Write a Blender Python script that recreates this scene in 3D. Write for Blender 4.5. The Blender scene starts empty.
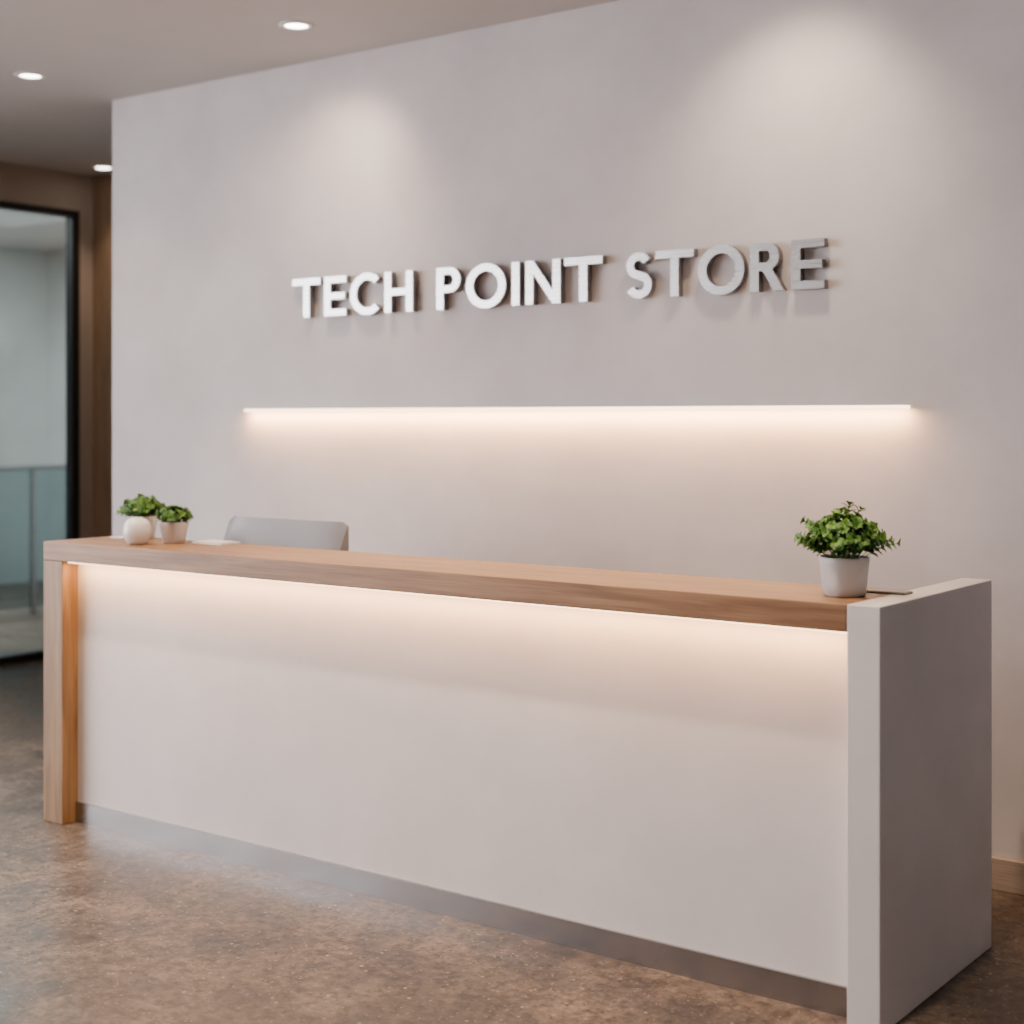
import bpy, bmesh, math, random
from mathutils import Vector, Matrix
random.seed(7)
S=bpy.context.scene
COL=S.collection

# ------------------------------------------------------------ materials
def mat(name, color=(.8,.8,.8), rough=.5, metal=0, emis=None, estr=0, noise=None, bump=None, spec=.5):
    m=bpy.data.materials.new(name); m.use_nodes=True
    nt=m.node_tree; b=nt.nodes['Principled BSDF']
    b.inputs['Base Color'].default_value=(*color,1)
    b.inputs['Roughness'].default_value=rough
    b.inputs['Metallic'].default_value=metal
    b.inputs['Specular IOR Level'].default_value=spec
    if emis:
        b.inputs['Emission Color'].default_value=(*emis,1)
        b.inputs['Emission Strength'].default_value=estr
    if noise:
        sc,c2,det=noise
        tc=nt.nodes.new('ShaderNodeTexCoord')
        n=nt.nodes.new('ShaderNodeTexNoise'); n.inputs['Scale'].default_value=sc; n.inputs['Detail'].default_value=det
        n.inputs['Roughness'].default_value=.6
        r=nt.nodes.new('ShaderNodeValToRGB')
        r.color_ramp.elements[0].position=.32; r.color_ramp.elements[1].position=.68
        r.color_ramp.elements[0].color=(*color,1); r.color_ramp.elements[1].color=(*c2,1)
        nt.links.new(tc.outputs['Object'],n.inputs['Vector'])
        nt.links.new(n.outputs['Fac'],r.inputs['Fac'])
        nt.links.new(r.outputs['Color'],b.inputs['Base Color'])
    if bump:
        sc,st=bump
        tc=nt.nodes.new('ShaderNodeTexCoord')
        n=nt.nodes.new('ShaderNodeTexNoise'); n.inputs['Scale'].default_value=sc; n.inputs['Detail'].default_value=6
        bp=nt.nodes.new('ShaderNodeBump'); bp.inputs['Strength'].default_value=st; bp.inputs['Distance'].default_value=.01
        nt.links.new(tc.outputs['Object'],n.inputs['Vector'])
        nt.links.new(n.outputs['Fac'],bp.inputs['Height'])
        nt.links.new(bp.outputs['Normal'],b.inputs['Normal'])
    return m

def wood_mat(name,c1,c2,c3,axis,rough=.45):
    m=bpy.data.materials.new(name); m.use_nodes=True
    nt=m.node_tree; b=nt.nodes['Principled BSDF']; L=nt.links
    tc=nt.nodes.new('ShaderNodeTexCoord'); mp=nt.nodes.new('ShaderNodeMapping')
    s=[24,24,24]; s[axis]=1.5
    mp.inputs['Scale'].default_value=s
    n=nt.nodes.new('ShaderNodeTexNoise'); n.inputs['Scale'].default_value=1.6; n.inputs['Detail'].default_value=7; n.inputs['Distortion'].default_value=.6
    mp2=nt.nodes.new('ShaderNodeMapping'); s2=[160,160,160]; s2[axis]=5
    mp2.inputs['Scale'].default_value=s2
    n2=nt.nodes.new('ShaderNodeTexNoise'); n2.inputs['Scale'].default_value=1; n2.inputs['Detail'].default_value=3
    r=nt.nodes.new('ShaderNodeValToRGB'); e=r.color_ramp.elements
    e[0].position=.28; e[0].color=(*c1,1); e[1].position=.72; e[1].color=(*c3,1)
    x=e.new(.5); x.color=(*c2,1)
    mx=nt.nodes.new('ShaderNodeMix'); mx.data_type='RGBA'; mx.blend_type='MULTIPLY'; mx.inputs[0].default_value=.5
    L.new(tc.outputs['Object'],mp.inputs['Vector']); L.new(mp.outputs[0],n.inputs['Vector'])
    L.new(tc.outputs['Object'],mp2.inputs['Vector']); L.new(mp2.outputs[0],n2.inputs['Vector'])
    L.new(n.outputs['Fac'],r.inputs['Fac'])
    L.new(r.outputs['Color'],mx.inputs[6]); L.new(n2.outputs['Fac'],mx.inputs[7])
    L.new(mx.outputs[2],b.inputs['Base Color'])
    bp=nt.nodes.new('ShaderNodeBump'); bp.inputs['Strength'].default_value=.15; bp.inputs['Distance'].default_value=.002
    L.new(n2.outputs['Fac'],bp.inputs['Height']); L.new(bp.outputs['Normal'],b.inputs['Normal'])
    b.inputs['Roughness'].default_value=rough
    return m

def floor_mat():
    m=bpy.data.materials.new('polished_concrete'); m.use_nodes=True
    nt=m.node_tree; b=nt.nodes['Principled BSDF']; L=nt.links
    tc=nt.nodes.new('ShaderNodeTexCoord')
    def noise(sc,d):
        n=nt.nodes.new('ShaderNodeTexNoise'); n.inputs['Scale'].default_value=sc; n.inputs['Detail'].default_value=d
        L.new(tc.outputs['Object'],n.inputs['Vector']); return n
    def ramp(src,stops):
        r=nt.nodes.new('ShaderNodeValToRGB'); e=r.color_ramp.elements
        e[0].position,e[0].color=stops[0][0],(*stops[0][1],1)
        e[1].position,e[1].color=stops[-1][0],(*stops[-1][1],1)
        for p,c in stops[1:-1]:
            x=e.new(p); x.color=(*c,1)
        L.new(src,r.inputs['Fac']); return r
    a=noise(3.2,10); a.inputs['Roughness'].default_value=.68
    base=ramp(a.outputs['Fac'],[(.36,(.050,.038,.029)),(.5,(.092,.071,.054)),(.64,(.150,.119,.093))])
    f=noise(30,8); f.inputs['Roughness'].default_value=.7
    fr=ramp(f.outputs['Fac'],[(.36,(.40,.385,.37)),(.5,(.92,.92,.92)),(.64,(1.5,1.48,1.45))])
    mx=nt.nodes.new('ShaderNodeMix'); mx.data_type='RGBA'; mx.blend_type='MULTIPLY'; mx.inputs[0].default_value=.95
    L.new(base.outputs['Color'],mx.inputs[6]); L.new(fr.outputs['Color'],mx.inputs[7])
    def specks(prev,scale,r0,r1,mscale,lo,hi,col,mxv=.8):
        v=nt.nodes.new('ShaderNodeTexVoronoi'); v.inputs['Scale'].default_value=scale
        L.new(tc.outputs['Object'],v.inputs['Vector'])
        vr=ramp(v.outputs['Distance'],[(r0,(1,1,1)),(r1,(0,0,0))])
        msk=noise(mscale,1); mr=ramp(msk.outputs['Fac'],[(lo,(0,0,0)),(hi,(mxv,)*3)])
        mm=nt.nodes.new('ShaderNodeMath'); mm.operation='MULTIPLY'
        L.new(vr.outputs['Color'],mm.inputs[0]); L.new(mr.outputs['Color'],mm.inputs[1])
        mx2=nt.nodes.new('ShaderNodeMix'); mx2.data_type='RGBA'
        L.new(mm.outputs[0],mx2.inputs[0]); L.new(prev,mx2.inputs[6]); mx2.inputs[7].default_value=(*col,1)
        return mx2.outputs[2]
    o=specks(mx.outputs[2],32,.13,.22,21,.56,.62,(.34,.28,.23),.7)
    o=specks(o,62,.18,.30,33,.54,.60,(.26,.21,.17),.65)
    o=specks(o,38,.16,.28,17,.55,.61,(.022,.017,.014),.8)
    L.new(o,b.inputs['Base Color'])
    rr=ramp(a.outputs['Fac'],[(.3,(.30,.30,.30)),(.7,(.50,.50,.50))])
    L.new(rr.outputs['Color'],b.inputs['Roughness'])
    b.inputs['Specular IOR Level'].default_value=.36
    bp=nt.nodes.new('ShaderNodeBump'); bp.inputs['Strength'].default_value=.12; bp.inputs['Distance'].default_value=.004
    L.new(f.outputs['Fac'],bp.inputs['Height']); L.new(bp.outputs['Normal'],b.inputs['Normal'])
    return m

def brushed(name,col,rough,axis=0,metal=1):
    m=mat(name,col,rough,metal)
    nt=m.node_tree; b=nt.nodes['Principled BSDF']; L=nt.links
    tc=nt.nodes.new('ShaderNodeTexCoord'); mp=nt.nodes.new('ShaderNodeMapping')
    s=[400,400,400]; s[axis]=3; mp.inputs['Scale'].default_value=s
    n=nt.nodes.new('ShaderNodeTexNoise'); n.inputs['Scale'].default_value=1
    mr=nt.nodes.new('ShaderNodeMapRange'); mr.inputs[3].default_value=rough-.06; mr.inputs[4].default_value=rough+.08
    L.new(tc.outputs['Object'],mp.inputs['Vector']); L.new(mp.outputs[0],n.inputs['Vector'])
    L.new(n.outputs['Fac'],mr.inputs[0]); L.new(mr.outputs[0],b.inputs['Roughness'])
    return m

def glass_mat(name,tint):
    m=bpy.data.materials.new(name); m.use_nodes=True
    nt=m.node_tree; nt.nodes.remove(nt.nodes['Principled BSDF']); L=nt.links
    out=[n for n in nt.nodes if n.type=='OUTPUT_MATERIAL'][0]
    t=nt.nodes.new('ShaderNodeBsdfTransparent'); t.inputs[0].default_value=(*tint,1)
    g=nt.nodes.new('ShaderNodeBsdfGlossy'); g.inputs['Roughness'].default_value=.03
    f=nt.nodes.new('ShaderNodeFresnel'); f.inputs[0].default_value=1.5
    mx=nt.nodes.new('ShaderNodeMixShader')
    L.new(f.outputs[0],mx.inputs[0]); L.new(t.outputs[0],mx.inputs[1]); L.new(g.outputs[0],mx.inputs[2])
    L.new(mx.outputs[0],out.inputs[0]); return m

M_wall=mat('wall_plaster',(.66,.63,.635),.75,noise=(1.9,(.775,.745,.75),9),bump=(7,.36))
M_wall2=mat('wall_beige',(.46,.385,.32),.7,noise=(2,(.50,.42,.355),3))
M_grey=mat('wall_grey',(.42,.41,.41),.7,noise=(2,(.45,.44,.44),3))
M_ceil=mat('ceiling_paint',(.60,.57,.55),.8,noise=(1,(.64,.61,.59),3))
M_desk=mat('desk_white_lacquer',(.67,.635,.625),.5,noise=(2.4,(.75,.715,.705),8),bump=(5,.10))
M_oakx=wood_mat('oak_x',(.25,.120,.050),(.36,.190,.088),(.47,.265,.130),0)
M_oakz=wood_mat('oak_z',(.24,.130,.052),(.34,.195,.083),(.43,.265,.120),2)
M_panelwood=wood_mat('wall_oak',(.34,.215,.125),(.43,.285,.175),(.50,.345,.22),2,.55)
M_base=wood_mat('baseboard_oak',(.50,.39,.31),(.58,.47,.38),(.66,.54,.45),0,.5)
M_steel=mat('brushed_steel',(.40,.40,.41),.26,1)
M_letter=brushed('letter_aluminium',(.60,.595,.60),.27,0,.97)
M_letter_side=mat('letter_side',(.26,.25,.25),.4,.7)
M_alu=mat('monitor_aluminium',(.27,.27,.285),.36,.6)
M_black=mat('black_metal',(.012,.013,.014),.4,.2)
M_screen=mat('screen',(.01,.01,.012),.15)
M_pot=mat('white_ceramic',(.62,.60,.59),.35,noise=(8,(.67,.65,.64),2))
M_vase=mat('glazed_white',(.80,.78,.77),.18)
M_soil=mat('soil',(.05,.032,.02),.95,bump=(80,.8))
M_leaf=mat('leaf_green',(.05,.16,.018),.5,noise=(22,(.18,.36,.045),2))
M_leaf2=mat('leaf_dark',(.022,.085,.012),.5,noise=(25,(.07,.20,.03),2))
M_stem=mat('stem',(.12,.20,.05),.6)
M_led=mat('led_warm',(1,.9,.8),.5,emis=(1,.68,.42),estr=6)
M_lamp=mat('downlight_lens',(1,1,1),.5,emis=(1,.90,.80),estr=16)
M_trim=mat('white_trim',(.8,.8,.8),.4)
M_glass=glass_mat('door_glass',(.84,.875,.87))
M_glass2=glass_mat('balustrade_glass',(.68,.76,.78))
M_paper=mat('paper',(.8,.79,.78),.6)
M_phone=mat('phone_grey',(.12,.12,.11),.3)
M_bluewall=mat('wall_bluegrey',(.55,.56,.55),.6,noise=(1.5,(.65,.66,.65),3))
M_floor=floor_mat()

# ------------------------------------------------------------ helpers
def add(name,me,parent=None,m=None):
    o=bpy.data.objects.new(name,me); COL.objects.link(o)
    if m is not None: me.materials.append(m)
    if parent: o.parent=parent
    return o
def empty(name,loc=(0,0,0)):
    o=bpy.data.objects.new(name,None); o.location=loc; o.empty_display_size=.1; COL.objects.link(o); return o
def box(name,lo,hi,m,parent=None,bevel=0):
    c=[(a+b)/2 for a,b in zip(lo,hi)]; s=[b-a for a,b in zip(lo,hi)]
    bm=bmesh.new(); bmesh.ops.create_cube(bm,size=1)
    for v in bm.verts: v.co=Vector([v.co[i]*s[i] for i in range(3)])
    if bevel: bmesh.ops.bevel(bm,geom=bm.edges[:],offset=bevel,segments=2,affect='EDGES',profile=.5)
    me=bpy.data.meshes.new(name); bm.to_mesh(me); bm.free()
    o=add(name,me,parent,m)
    o.location=Vector(c)-(parent.location if parent else Vector())
    return o
def lathe(name,prof,m,parent=None,loc=(0,0,0),seg=48):
    bm=bmesh.new(); rings=[]
    for r,z in prof:
        rings.append([bm.verts.new((max(r,1e-4)*math.cos(2*math.pi*i/seg),max(r,1e-4)*math.sin(2*math.pi*i/seg),z)) for i in range(seg)])
    for a,b in zip(rings,rings[1:]):
        for i in range(seg):
            bm.faces.new((a[i],a[(i+1)%seg],b[(i+1)%seg],b[i]))
    bmesh.ops.remove_doubles(bm,verts=bm.verts,dist=2e-5)
    bmesh.ops.recalc_face_normals(bm,faces=bm.faces)
    me=bpy.data.meshes.new(name); bm.to_mesh(me); bm.free()
    for p in me.polygons: p.use_smooth=True
    o=add(name,me,parent,m); o.location=loc; return o

# ------------------------------------------------------------ dimensions
WY=5.11; CEIL=3.285; WX=-6.47; GX=-8.59
# ------------------------------------------------------------ room shell
box('floor',(-13,-3,-.1),(3,9.6,0),M_floor)
box('ceiling',(GX-.12,-3,CEIL),(3,6.75,CEIL+.1),M_ceil)
box('wall_back',(WX,WY,0),(3,WY+.22,CEIL),M_wall)
box('wall_right',(2.6,-3,0),(2.75,WY,CEIL),M_grey)
box('wall_front',(GX,-3.12,0),(2.75,-3,CEIL),M_grey)
box('wall_hall',(GX,6.62,0),(-2.6,6.75,CEIL),M_panelwood)
box('wall_hall_end',(-2.75,WY+.22,0),(-2.6,6.62,CEIL),M_wall)
box('wall_left',(GX-.12,2.9,0),(GX,3.2,CEIL),M_wall2)
box('wall_left_header',(GX-.12,3.2,3.03),(GX,6.62,CEIL),M_wall2)
box('wall_left_pier',(GX-.12,6.50,0),(GX,6.62,3.03),M_wall2)
box('baseboard_back',(WX,WY-.014,0),(2.6,WY,.110),M_base,bevel=.003)

# glazed door
d=empty('door_1',(GX,4.9,0))
fx0,fx1=GX-.06,GX+.012
box('frame_top',(fx0,3.2,2.985),(fx1,6.5,3.03),M_black,d)
box('frame_bottom',(fx0,3.2,0),(fx1,6.5,.05),M_black,d)
for i,(a,b) in enumerate([(3.2,3.26),(4.55,4.60),(6.44,6.5)]):
    box('frame_post_%d'%(i+1),(fx0,a,.05),(fx1,b,2.985),M_black,d)
for i,(a,b) in enumerate([(3.26,4.55),(4.60,6.44)]):
    box('glass_pane_%d'%(i+1),(GX-.03,a,.05),(GX-.022,b,2.985),M_glass,d)

# room behind glass
box('wall_far',(-12.9,2.9,0),(-12.8,9.4,CEIL),M_bluewall)
box('wall_far_side',(-12.8,9.3,0),(GX-.12,9.4,CEIL),M_bluewall)
box('wall_far_return',(GX-.12,6.62,0),(GX,9.3,CEIL),M_bluewall)
box('wall_far_front',(-12.8,2.9,0),(GX-.12,3.0,CEIL),M_bluewall)
box('ceiling_far',(-12.9,2.9,CEIL),(GX-.12,9.4,CEIL+.1),M_ceil)
b=empty('glass_balustrade',(-10.6,7.6,0))
box('rail',(-10.63,6.2,1.19),(-10.57,8.0,1.225),M_steel,b,.008)
box('pane_1',(-10.606,6.2,.06),(-10.594,7.95,1.19),M_glass2,b)
for i,y in enumerate((6.22,6.88,7.55)):
    box('post_%d'%(i+1),(-10.62,y,0),(-10.58,y+.04,1.19),M_steel,b)
c=empty('storage_cabinet',(-12.3,8,0))
box('carcass',(-12.75,6.9,0),(-12.3,8.3,2.5),M_paper,c,.01)
for i in range(2):
    box('cabinet_front_%d'%(i+1),(-12.3,6.92+i*.69,.08),(-12.28,7.59+i*.69,2.48),M_paper,c,.005)
    box('handle_%d'%(i+1),(-12.28,7.54+i*.1,1.05),(-12.25,7.555+i*.1,1.3),M_steel,c)

# ------------------------------------------------------------ reception desk
FY=3.706; XL=-5.123; XR=-1.586; XP=-1.679; H=1.115
desk=empty('reception_desk',(-3.35,4.1,0))
box('end_panel',(XP,FY,0),(XR,4.545,H),M_desk,desk,.003)
box('ledge_top',(XL,FY,1.041),(XP-.0005,4.104,H),M_oakx,desk,.003)
box('leg',(XL,FY+.0005,0),(XL+.122,4.104,1.0405),M_oakz,desk,.003)
SB=.075
box('front_panel',(XL+.122,FY+SB,.075),(XP,FY+SB+.02,1.041),M_desk,desk)
box('kick_plate',(XL+.122,FY+SB-.012,0),(XP,FY+SB+.01,.080),M_steel,desk)
box('work_surface',(XL+.122,FY+SB+.02,.715),(XP,4.53,.745),M_desk,desk,.002)
box('rear_support',(XL+.122,4.104,0),(XL+.18,4.53,.715),M_desk,desk)
box('ledge_led',(XL+.14,FY+.014,1.0355),(XP-.005,FY+.026,1.041),M_led,desk)

def area(name,loc,rot,sx,sy,power,col,parent=None,spread=180):
    l=bpy.data.lights.new(name,'AREA'); l.shape='RECTANGLE'; l.size=sx; l.size_y=sy; l.energy=power; l.color=col
    l.spread=math.radians(spread)
    o=bpy.data.objects.new(name,l); COL.objects.link(o); o.rotation_euler=rot
    if parent: o.parent=parent; o.location=Vector(loc)-parent.location
    else: o.location=loc
    return o
WARM=(1,.50,.20)
area('ledge_led_light',((XL+.14+XP)/2,FY+.020,1.034),(math.radians(12),0,0),XP-XL-.16,.012,16,WARM,desk)

# ------------------------------------------------------------ wall light strip
ws=empty('wall_light_strip',(-3.754,WY,1.65))
x0,x1=-5.42,-2.075
box('aluminium_profile',(x0,WY-.045,1.652),(x1,WY,1.656),M_trim,ws)
box('diffuser',(x0,WY-.043,1.640),(x1,WY,1.652),M_led,ws,.002)
area('strip_light',((x0+x1)/2,WY-.040,1.639),(math.radians(10),0,0),x1-x0,.02,35,WARM,ws)

# ------------------------------------------------------------ wall sign
W=.195
def arc(cx,cy,rx,ry,a0,a1,n=24):
    return [(cx+rx*math.cos(math.radians(a0+(a1-a0)*i/n)),cy+ry*math.sin(math.radians(a0+(a1-a0)*i/n))) for i in range(n+1)]
def stroke(path,w):
    L_,R_=[],[]
    for i,p in enumerate(path):
        a=path[max(0,i-1)]; b_=path[min(len(path)-1,i+1)]
        t=Vector((b_[0]-a[0],b_[1]-a[1])).normalized(); n=Vector((-t.y,t.x))*w/2
        L_.append((p[0]+n.x,p[1]+n.y)); R_.append((p[0]-n.x,p[1]-n.y))
    return L_+R_[::-1]
def L_T(): w=.92; return w,[[(0,1),(0,1-W*.9),(w/2-W/2,1-W*.9),(w/2-W/2,0),(w/2+W/2,0),(w/2+W/2,1-W*.9),(w,1-W*.9),(w,1)]]
def L_E():
    w=.70; h=W*.86
    return w,[[(0,0),(0,1),(w,1),(w,1-h),(W,1-h),(W,.5+h/2),(w*.93,.5+h/2),(w*.93,.5-h/2),(W,.5-h/2),(W,h),(w,h),(w,0)]]
def L_H():
    w=.84; h=W*.86
    return w,[[(0,0),(0,1),(W,1),(W,.5+h/2),(w-W,.5+h/2),(w-W,1),(w,1),(w,0),(w-W,0),(w-W,.5-h/2),(W,.5-h/2),(W,0)]]
def L_I(): return W,[[(0,0),(0,1),(W,1),(W,0)]]
def L_N():
    w=.88
    return w,[[(0,0),(0,1),(W,1),(w-W,.30),(w-W,1),(w,1),(w,0),(w-W,0),(W,.70),(W,0)]]
def L_O():
    r=.53
    return 2*r,[arc(r,.5,r,.525,0,360,48)[:-1],arc(r,.5,r-W,.525-W*.92,0,360,48)[:-1]]
def L_C():
    r=.53
    o=arc(r,.5,r,.525,47,313,40); i=arc(r,.5,r-W,.525-W*.92,313,47,40)
    return .91,[o+[(x,y) for x,y in i]]
def L_P():
    w=.66; ry=.30; cx=w-ry; h=W*.86
    o=[(0,0),(0,1),(cx,1)]+arc(cx,.70,ry,ry,90,-90,24)+[(W,.40),(W,0)]
    i=[(W,1-h)]+[(W,.40+h)]+arc(cx,.70,ry-W,ry-h,-90,90,24)
    return w,[o,i]
def L_R():
    w=.72; ry=.29; cx=.64-ry; h=W*.86; yb=1-2*ry
    o=[(0,0),(0,1),(cx,1)]+arc(cx,1-ry,ry,ry,90,-62,22)+[(w+.03,0),(w-.20,0),(cx-.07,yb),(W,yb),(W,0)]
    i=[(W,1-h),(W,yb+h)]+arc(cx,1-ry,ry-W,ry-h,-90,90,24)
    return w+.03,[o,i]
def L_S():
    yt=1.01-W/2; yb=-.01+W/2; mid=.5; ryt=(yt-mid)/2; rx=.215
    p=arc(.31,yt-ryt,rx,ryt,28,230,22)
    q=arc(.31,yb+ryt,rx+.01,ryt,50,-158,22)
    return .62,[stroke(p+q,W*.92)]
G=dict(T=L_T,E=L_E,H=L_H,I=L_I,N=L_N,O=L_O,C=L_C,P=L_P,R=L_R,S=L_S)
sign=empty('wall_sign',(-3.75,WY,2.17))
CAP=.182; ZB=2.080; DEP=.034; YF=WY-.006-DEP
def letter(ch,x,sx,idx):
    w,loops=G[ch]()
    cu=bpy.data.curves.new('tmp','CURVE'); cu.dimensions='2D'; cu.fill_mode='BOTH'; cu.extrude=DEP/2
    for lp in loops:
        sp=cu.splines.new('POLY'); sp.points.add(len(lp)-1); sp.use_cyclic_u=True
        for p,(a,b_) in zip(sp.points,lp): p.co=(a*sx,b_*CAP,0,1)
    to=bpy.data.objects.new('tmp',cu); COL.objects.link(to)
    bpy.context.view_layer.update()
    me=bpy.data.meshes.new_from_object(to.evaluated_get(bpy.context.evaluated_depsgraph_get()))
    bpy.data.objects.remove(to)
    me.materials.clear(); me.materials.append(M_letter); me.materials.append(M_letter_side)
    for p in me.polygons:
        p.material_index=0 if abs(p.normal.z)>.5 else 1; p.use_smooth=False
    o=bpy.data.objects.new('letter_%s_%d'%(ch.lower(),idx),me); COL.objects.link(o); o.parent=sign
    o.rotation_euler=(math.pi/2,0,0)
    o.location=Vector((x,YF+DEP/2,ZB))-sign.location
    sx0={'O':.1,'C':.1,'S':.31,'T':.46}.get(ch,.1)*sx
    zz={'O':.5,'C':.5,'S':.5}.get(ch,.55)*CAP
    box('stud_%d'%idx,(x+sx0-.006,YF+DEP-.002,ZB+zz-.006),(x+sx0+.006,WY,ZB+zz+.006),M_steel,sign)
    return w*sx
idx=0
GAP=.16
for word,xa,xb in [('TECH',-5.095,-4.352),('POINT',-4.215,-3.350),('STORE',-3.235,-2.385)]:
    gaps=[GAP]*(len(word)-1)
    for i in range(len(word)-1):
        pr=word[i:i+2]
        if 'T' in pr: gaps[i]=.10
        if pr in('TE','EC','OR'): gaps[i]=.13
    tot=sum(G[c]()[0] for c in word)+sum(gaps)
    s=(xb-xa)/tot; x=xa
    for i,c_ in enumerate(word):
        x+=letter(c_,x,s,idx); idx+=1
        if i<len(gaps): x+=gaps[i]*s

# ------------------------------------------------------------ downlights
def downlight(x,y,energy,tilt=0,angle=75,blend=.9,z=CEIL,yaw=0,soft=.06):
    e=empty('downlight',(x,y,z))
    lathe('trim_ring',[(.050,-.001),(.052,-.007),(.070,-.007),(.076,-.004),(.077,0.0)],M_trim,e)
    lathe('lens',[(0,-.003),(.052,-.003)],M_lamp,e)
    l=bpy.data.lights.new('spot','SPOT'); l.energy=energy; l.color=(1,.74,.54); l.spot_size=math.radians(angle); l.spot_blend=blend; l.shadow_soft_size=soft
    o=bpy.data.objects.new('spot',l); COL.objects.link(o); o.parent=e; o.location=(0,0,-.02)
    o.rotation_euler=(math.radians(tilt),0,math.radians(yaw))
    return e
downlight(-4.60,4.600,76,30,106,1,yaw=32,soft=.09)
downlight(-2.44,4.60,76,28,104,1,yaw=8,soft=.09)
downlight(-6.31,4.49,40,0,100,1)
downlight(-8.22,6.42,30,0,90,1)
for x in (-5.25,-4.05,-2.85,-1.65):
    downlight(x,3.17,230,0,100,1,soft=.04)

# ------------------------------------------------------------ monitor (all-in-one, wedge shaped housing)
mon=empty('computer_monitor',(-4.345,4.30,.745))
def place(o,loc,rot=(0,0,0)): o.location=loc; o.rotation_euler=rot
bm=bmesh.new()
nx,nz=24,18; wd,ht=.66,.36
vb=[];vf=[]
for i in range(nx+1):
    rb=[];rf=[]
    for j in range(nz+1):
        u=i/nx*2-1; z=j/nz*ht
        t=min(1,(1-j/nz)/.5); th=.016+.080*(t**1.0)
        if j/nz<.2: th*= .35+.65*(j/nz/.2)
        th-=.014*abs(u)**8
        rc=.016; xx=u*wd/2; zt=ht-z; dx=wd/2-abs(xx); zz=z
        if dx<rc and zt<rc:
            k=rc-math.sqrt(max(0,rc*rc-(rc-dx)**2)); zz=min(z,ht-k)
        rb.append(bm.verts.new((xx,-max(th,.006),zz))); rf.append(bm.verts.new((xx,0,zz)))
    vb.append(rb);vf.append(rf)
for i in range(nx):
    for j in range(nz):
        bm.faces.new((vb[i][j],vb[i+1][j],vb[i+1][j+1],vb[i][j+1])); bm.faces.new((vf[i][j],vf[i][j+1],vf[i+1][j+1],vf[i+1][j]))
for i in range(nx):
    for j in (0,nz): bm.faces.new((vb[i][j],vb[i+1][j],vf[i+1][j],vf[i][j]))
for j in range(nz):
    for i in (0,nx): bm.faces.new((vb[i][j],vb[i][j+1],vf[i][j+1],vf[i][j]))
bmesh.ops.recalc_face_normals(bm,faces=bm.faces)
me=bpy.data.meshes.new('shell'); bm.to_mesh(me); bm.free()
for p in me.polygons: p.use_smooth=True
sh=add('shell',me,mon,M_alu); place(sh,(0,0,.10))
md=sh.modifiers.new('es','EDGE_SPLIT'); md.split_angle=math.radians(50)
scr=box('screen',(-.31,.0005,-.15),(.31,.004,.15),M_screen); scr.parent=mon; place(scr,(0,.003,.275))
st=box('stand_neck',(-.04,-.006,-.06),(.04,.006,.06),M_alu); st.parent=mon; place(st,(0,-.015,.065))
ft=box('stand_foot',(-.11,-.09,0),(.11,.09,.008),M_alu,None,.003); ft.parent=mon; ft.location=(0,-.01,.004)

# ------------------------------------------------------------ plants
def leaf(bm,base,direc,up,ln,wd,mi):
    d_=direc.normalized(); s=d_.cross(up)
    if s.length<1e-3: s=Vector((1,0,0))
    s.normalize(); n=s.cross(d_)
    prof=[(0,.12,0),(.3,.75,.05),(.62,1,.04),(.88,.62,-.03),(1,.08,-.09)]
    rows=[]
    for t,w_,k in prof:
        c_=base+d_*ln*t+n*ln*k
        rows.append([bm.verts.new(c_-s*wd/2*w_+n*wd*.16*w_),bm.verts.new(c_),bm.verts.new(c_+s*wd/2*w_+n*wd*.16*w_)])
    for a,b_ in zip(rows,rows[1:]):
        for k in range(2):
            f=bm.faces.new((a[k],a[k+1],b_[k+1],b_[k])); f.material_index=mi; f.smooth=True
def tube(bm,pts,r,mi,seg=5):
    rings=[]
    for i,p in enumerate(pts):
        t=(pts[min(i+1,len(pts)-1)]-pts[max(i-1,0)]).normalized()
        a=t.orthogonal().normalized(); b_=t.cross(a)
        rings.append([bm.verts.new(p+(a*math.cos(6.283*k/seg)+b_*math.sin(6.283*k/seg))*r) for k in range(seg)])
    for A,B in zip(rings,rings[1:]):
        for k in range(seg):
            f=bm.faces.new((A[k],A[(k+1)%seg],B[(k+1)%seg],B[k])); f.material_index=mi; f.smooth=True
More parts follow.
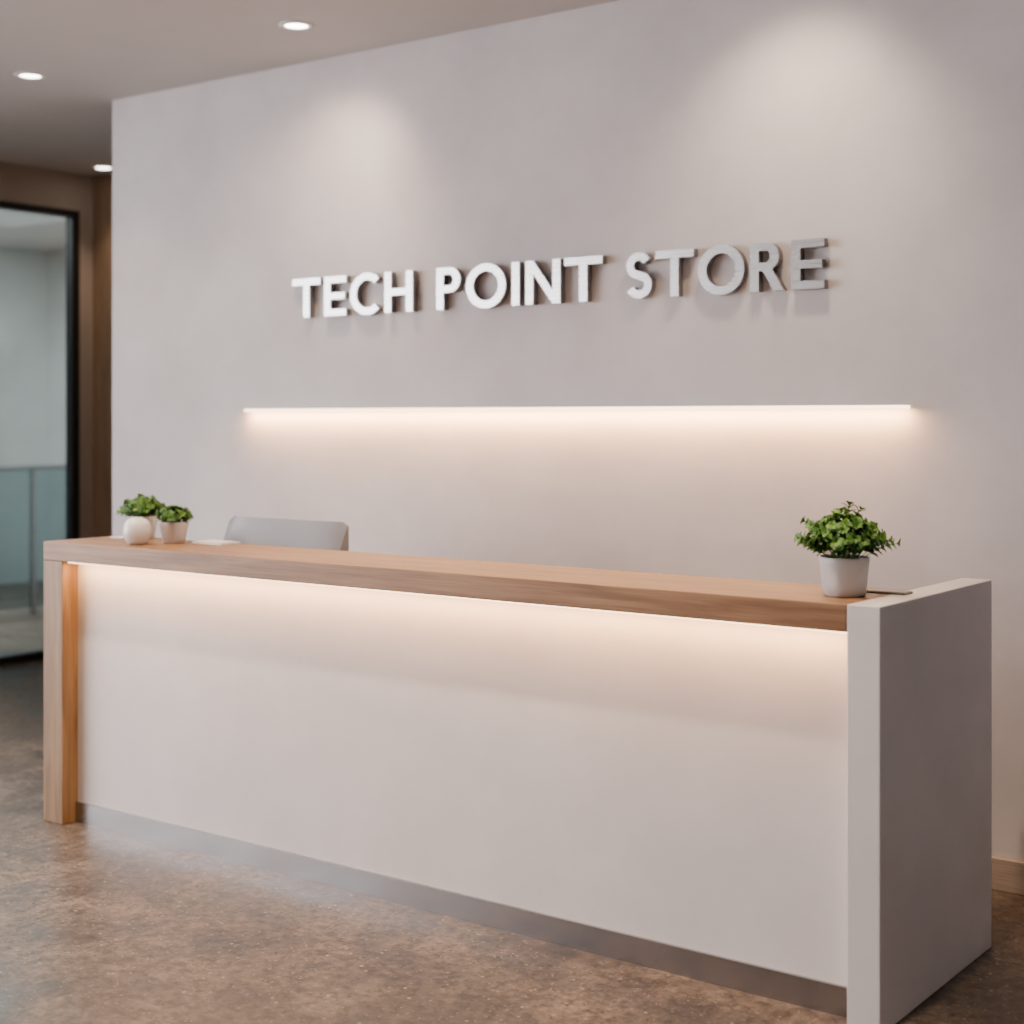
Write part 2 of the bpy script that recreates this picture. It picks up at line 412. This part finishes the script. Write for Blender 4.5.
def plant(loc,pr,ph,fw,fh,nst,leafl,seed,taper=.8):
    rnd=random.Random(seed)
    e=empty('potted_plant',loc)
    rb=pr*taper
    lathe('pot',[(0,0),(rb*.92,0),(rb,.004),(rb+(pr-rb)*.3,ph*.3),(pr*.985,ph*.85),(pr,ph-.002),(pr*.985,ph),(pr*.93,ph),(pr*.91,ph-.004),(pr*.88,ph*.8),(0,ph*.8)],M_pot,e)
    lathe('soil',[(0,ph*.84),(pr*.88,ph*.82)],M_soil,e)
    bm=bmesh.new()
    for s in range(nst):
        az=6.283*(s*.618034)+rnd.uniform(-.3,.3); q=math.sqrt((s+.5)/nst)
        R=Vector((math.cos(az),math.sin(az),0))
        lng=rnd.random()<.3
        hgt=fh*(1-.62*q*q)*rnd.uniform(.72,.95)*(1.15 if lng else 1); rad=fw/2*q*rnd.uniform(.74,.94)*(1.12 if lng else 1)
        p0=Vector((0,0,ph*.82))+R*pr*.5*q
        p3=Vector((0,0,ph+hgt-leafl*.35))+R*max(0,rad-leafl*.3)
        pts=[]
        for i in range(9):
            t=i/8
            z=p0.z+(p3.z-p0.z)*(1-(1-t)**1.5); xy=p0.xy+(p3.xy-p0.xy)*(t**1.1)
            pts.append(Vector((xy.x,xy.y,z)))
        tube(bm,pts,.0012,2)
        for i in range(3,9):
            t=(pts[min(i+1,8)]-pts[i-1]).normalized()
            k0=rnd.uniform(0,6.28)
            nl=4 if i<8 else 6
            for k in range(nl):
                a=t.orthogonal().normalized(); b_=t.cross(a); an=k0+6.283*k/nl
                side=a*math.cos(an)+b_*math.sin(an)
                dr=side*(1 if i<8 else .75)+t*rnd.uniform(.3,.9)
                ln=leafl*rnd.uniform(.65,1.1)*(1 if i<8 else .8)
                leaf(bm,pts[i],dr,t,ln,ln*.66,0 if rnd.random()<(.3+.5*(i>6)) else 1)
    me=bpy.data.meshes.new('foliage'); bm.to_mesh(me); bm.free()
    me.materials.append(M_leaf); me.materials.append(M_leaf2); me.materials.append(M_stem)
    o=bpy.data.objects.new('foliage',me); COL.objects.link(o); o.parent=e
    return e
plant((-1.770,3.892,H),.069,.108,.312,.142,58,.024,4,.84)
plant((-4.640,3.965,H),.058,.084,.165,.070,40,.020,5,.72)
plant((-4.905,4.030,H),.060,.094,.24,.086,50,.022,9,.75)

v=lathe('round_vase',[(0,0),(.028,0),(.040,.008),(.051,.028),(.055,.053),(.051,.078),(.038,.096),(.020,.104),(.016,.105),(.015,.100),(.030,.088),(.045,.06),(.03,.015),(0,.012)],M_vase,None,(-4.700,3.832,H))

nb=empty('notebook',(-4.50,4.03,H))
box('cover',(-4.565,3.99,H),(-4.40,4.095,H+.003),M_paper,nb,.001)
box('pages',(-4.563,3.992,H+.003),(-4.402,4.093,H+.009),M_paper,nb)
ph=empty('smartphone',(-1.70,4.02,H)); 
box('body',(-1.755,3.99,H),(-1.635,4.05,H+.006),M_phone,ph,.0025)
box('screen_glass',(-1.75,3.995,H+.006),(-1.64,4.045,H+.0067),M_phone,ph)
pp=box('paper_sheet',(-5.07,3.99,H),(-4.99,4.08,H+.003),M_paper)

# ------------------------------------------------------------ unseen opening in the left wall, added for daylight and sign reflections
w=empty('daylight_opening_1',(GX,0,0))
for i in range(5):
    y=-2.9+i*1.44
    box('mullion_%d'%(i+1),(GX-.03,y-.03,0),(GX+.03,y+.03,CEIL),M_black,w)
box('sill',(GX-.03,-2.9,0),(GX+.05,2.9,.1),M_black,w)

pl=empty('far_room_fill',(-10.6,6.6,CEIL-.03))  # added cool fill light, brightens the room behind the glass
box('fill_frame',(-11.2,5.4,CEIL-.03),(-10.0,7.8,CEIL),M_trim,pl)
area('fill_light',(-10.6,6.6,CEIL-.035),(0,0,0),1.1,2.3,250,(.93,.98,1),pl)

# ------------------------------------------------------------ world
wd_=bpy.data.worlds.new('world'); S.world=wd_; wd_.use_nodes=True
bg=wd_.node_tree.nodes['Background']; bg.inputs[0].default_value=(1,.95,.98,1); bg.inputs[1].default_value=11.5

# ------------------------------------------------------------ camera
cd=bpy.data.cameras.new('camera'); cam=bpy.data.objects.new('camera',cd); COL.objects.link(cam)
cam.location=(0,0,1.6); cam.rotation_euler=(math.pi/2,0,math.atan2(.6,.8))
cd.sensor_width=36; cd.lens=1510/1024*36; cd.shift_y=-92/1024; cd.clip_end=60
cd.dof.use_dof=True; cd.dof.focus_distance=4.7; cd.dof.aperture_fstop=1.8
S.camera=cam
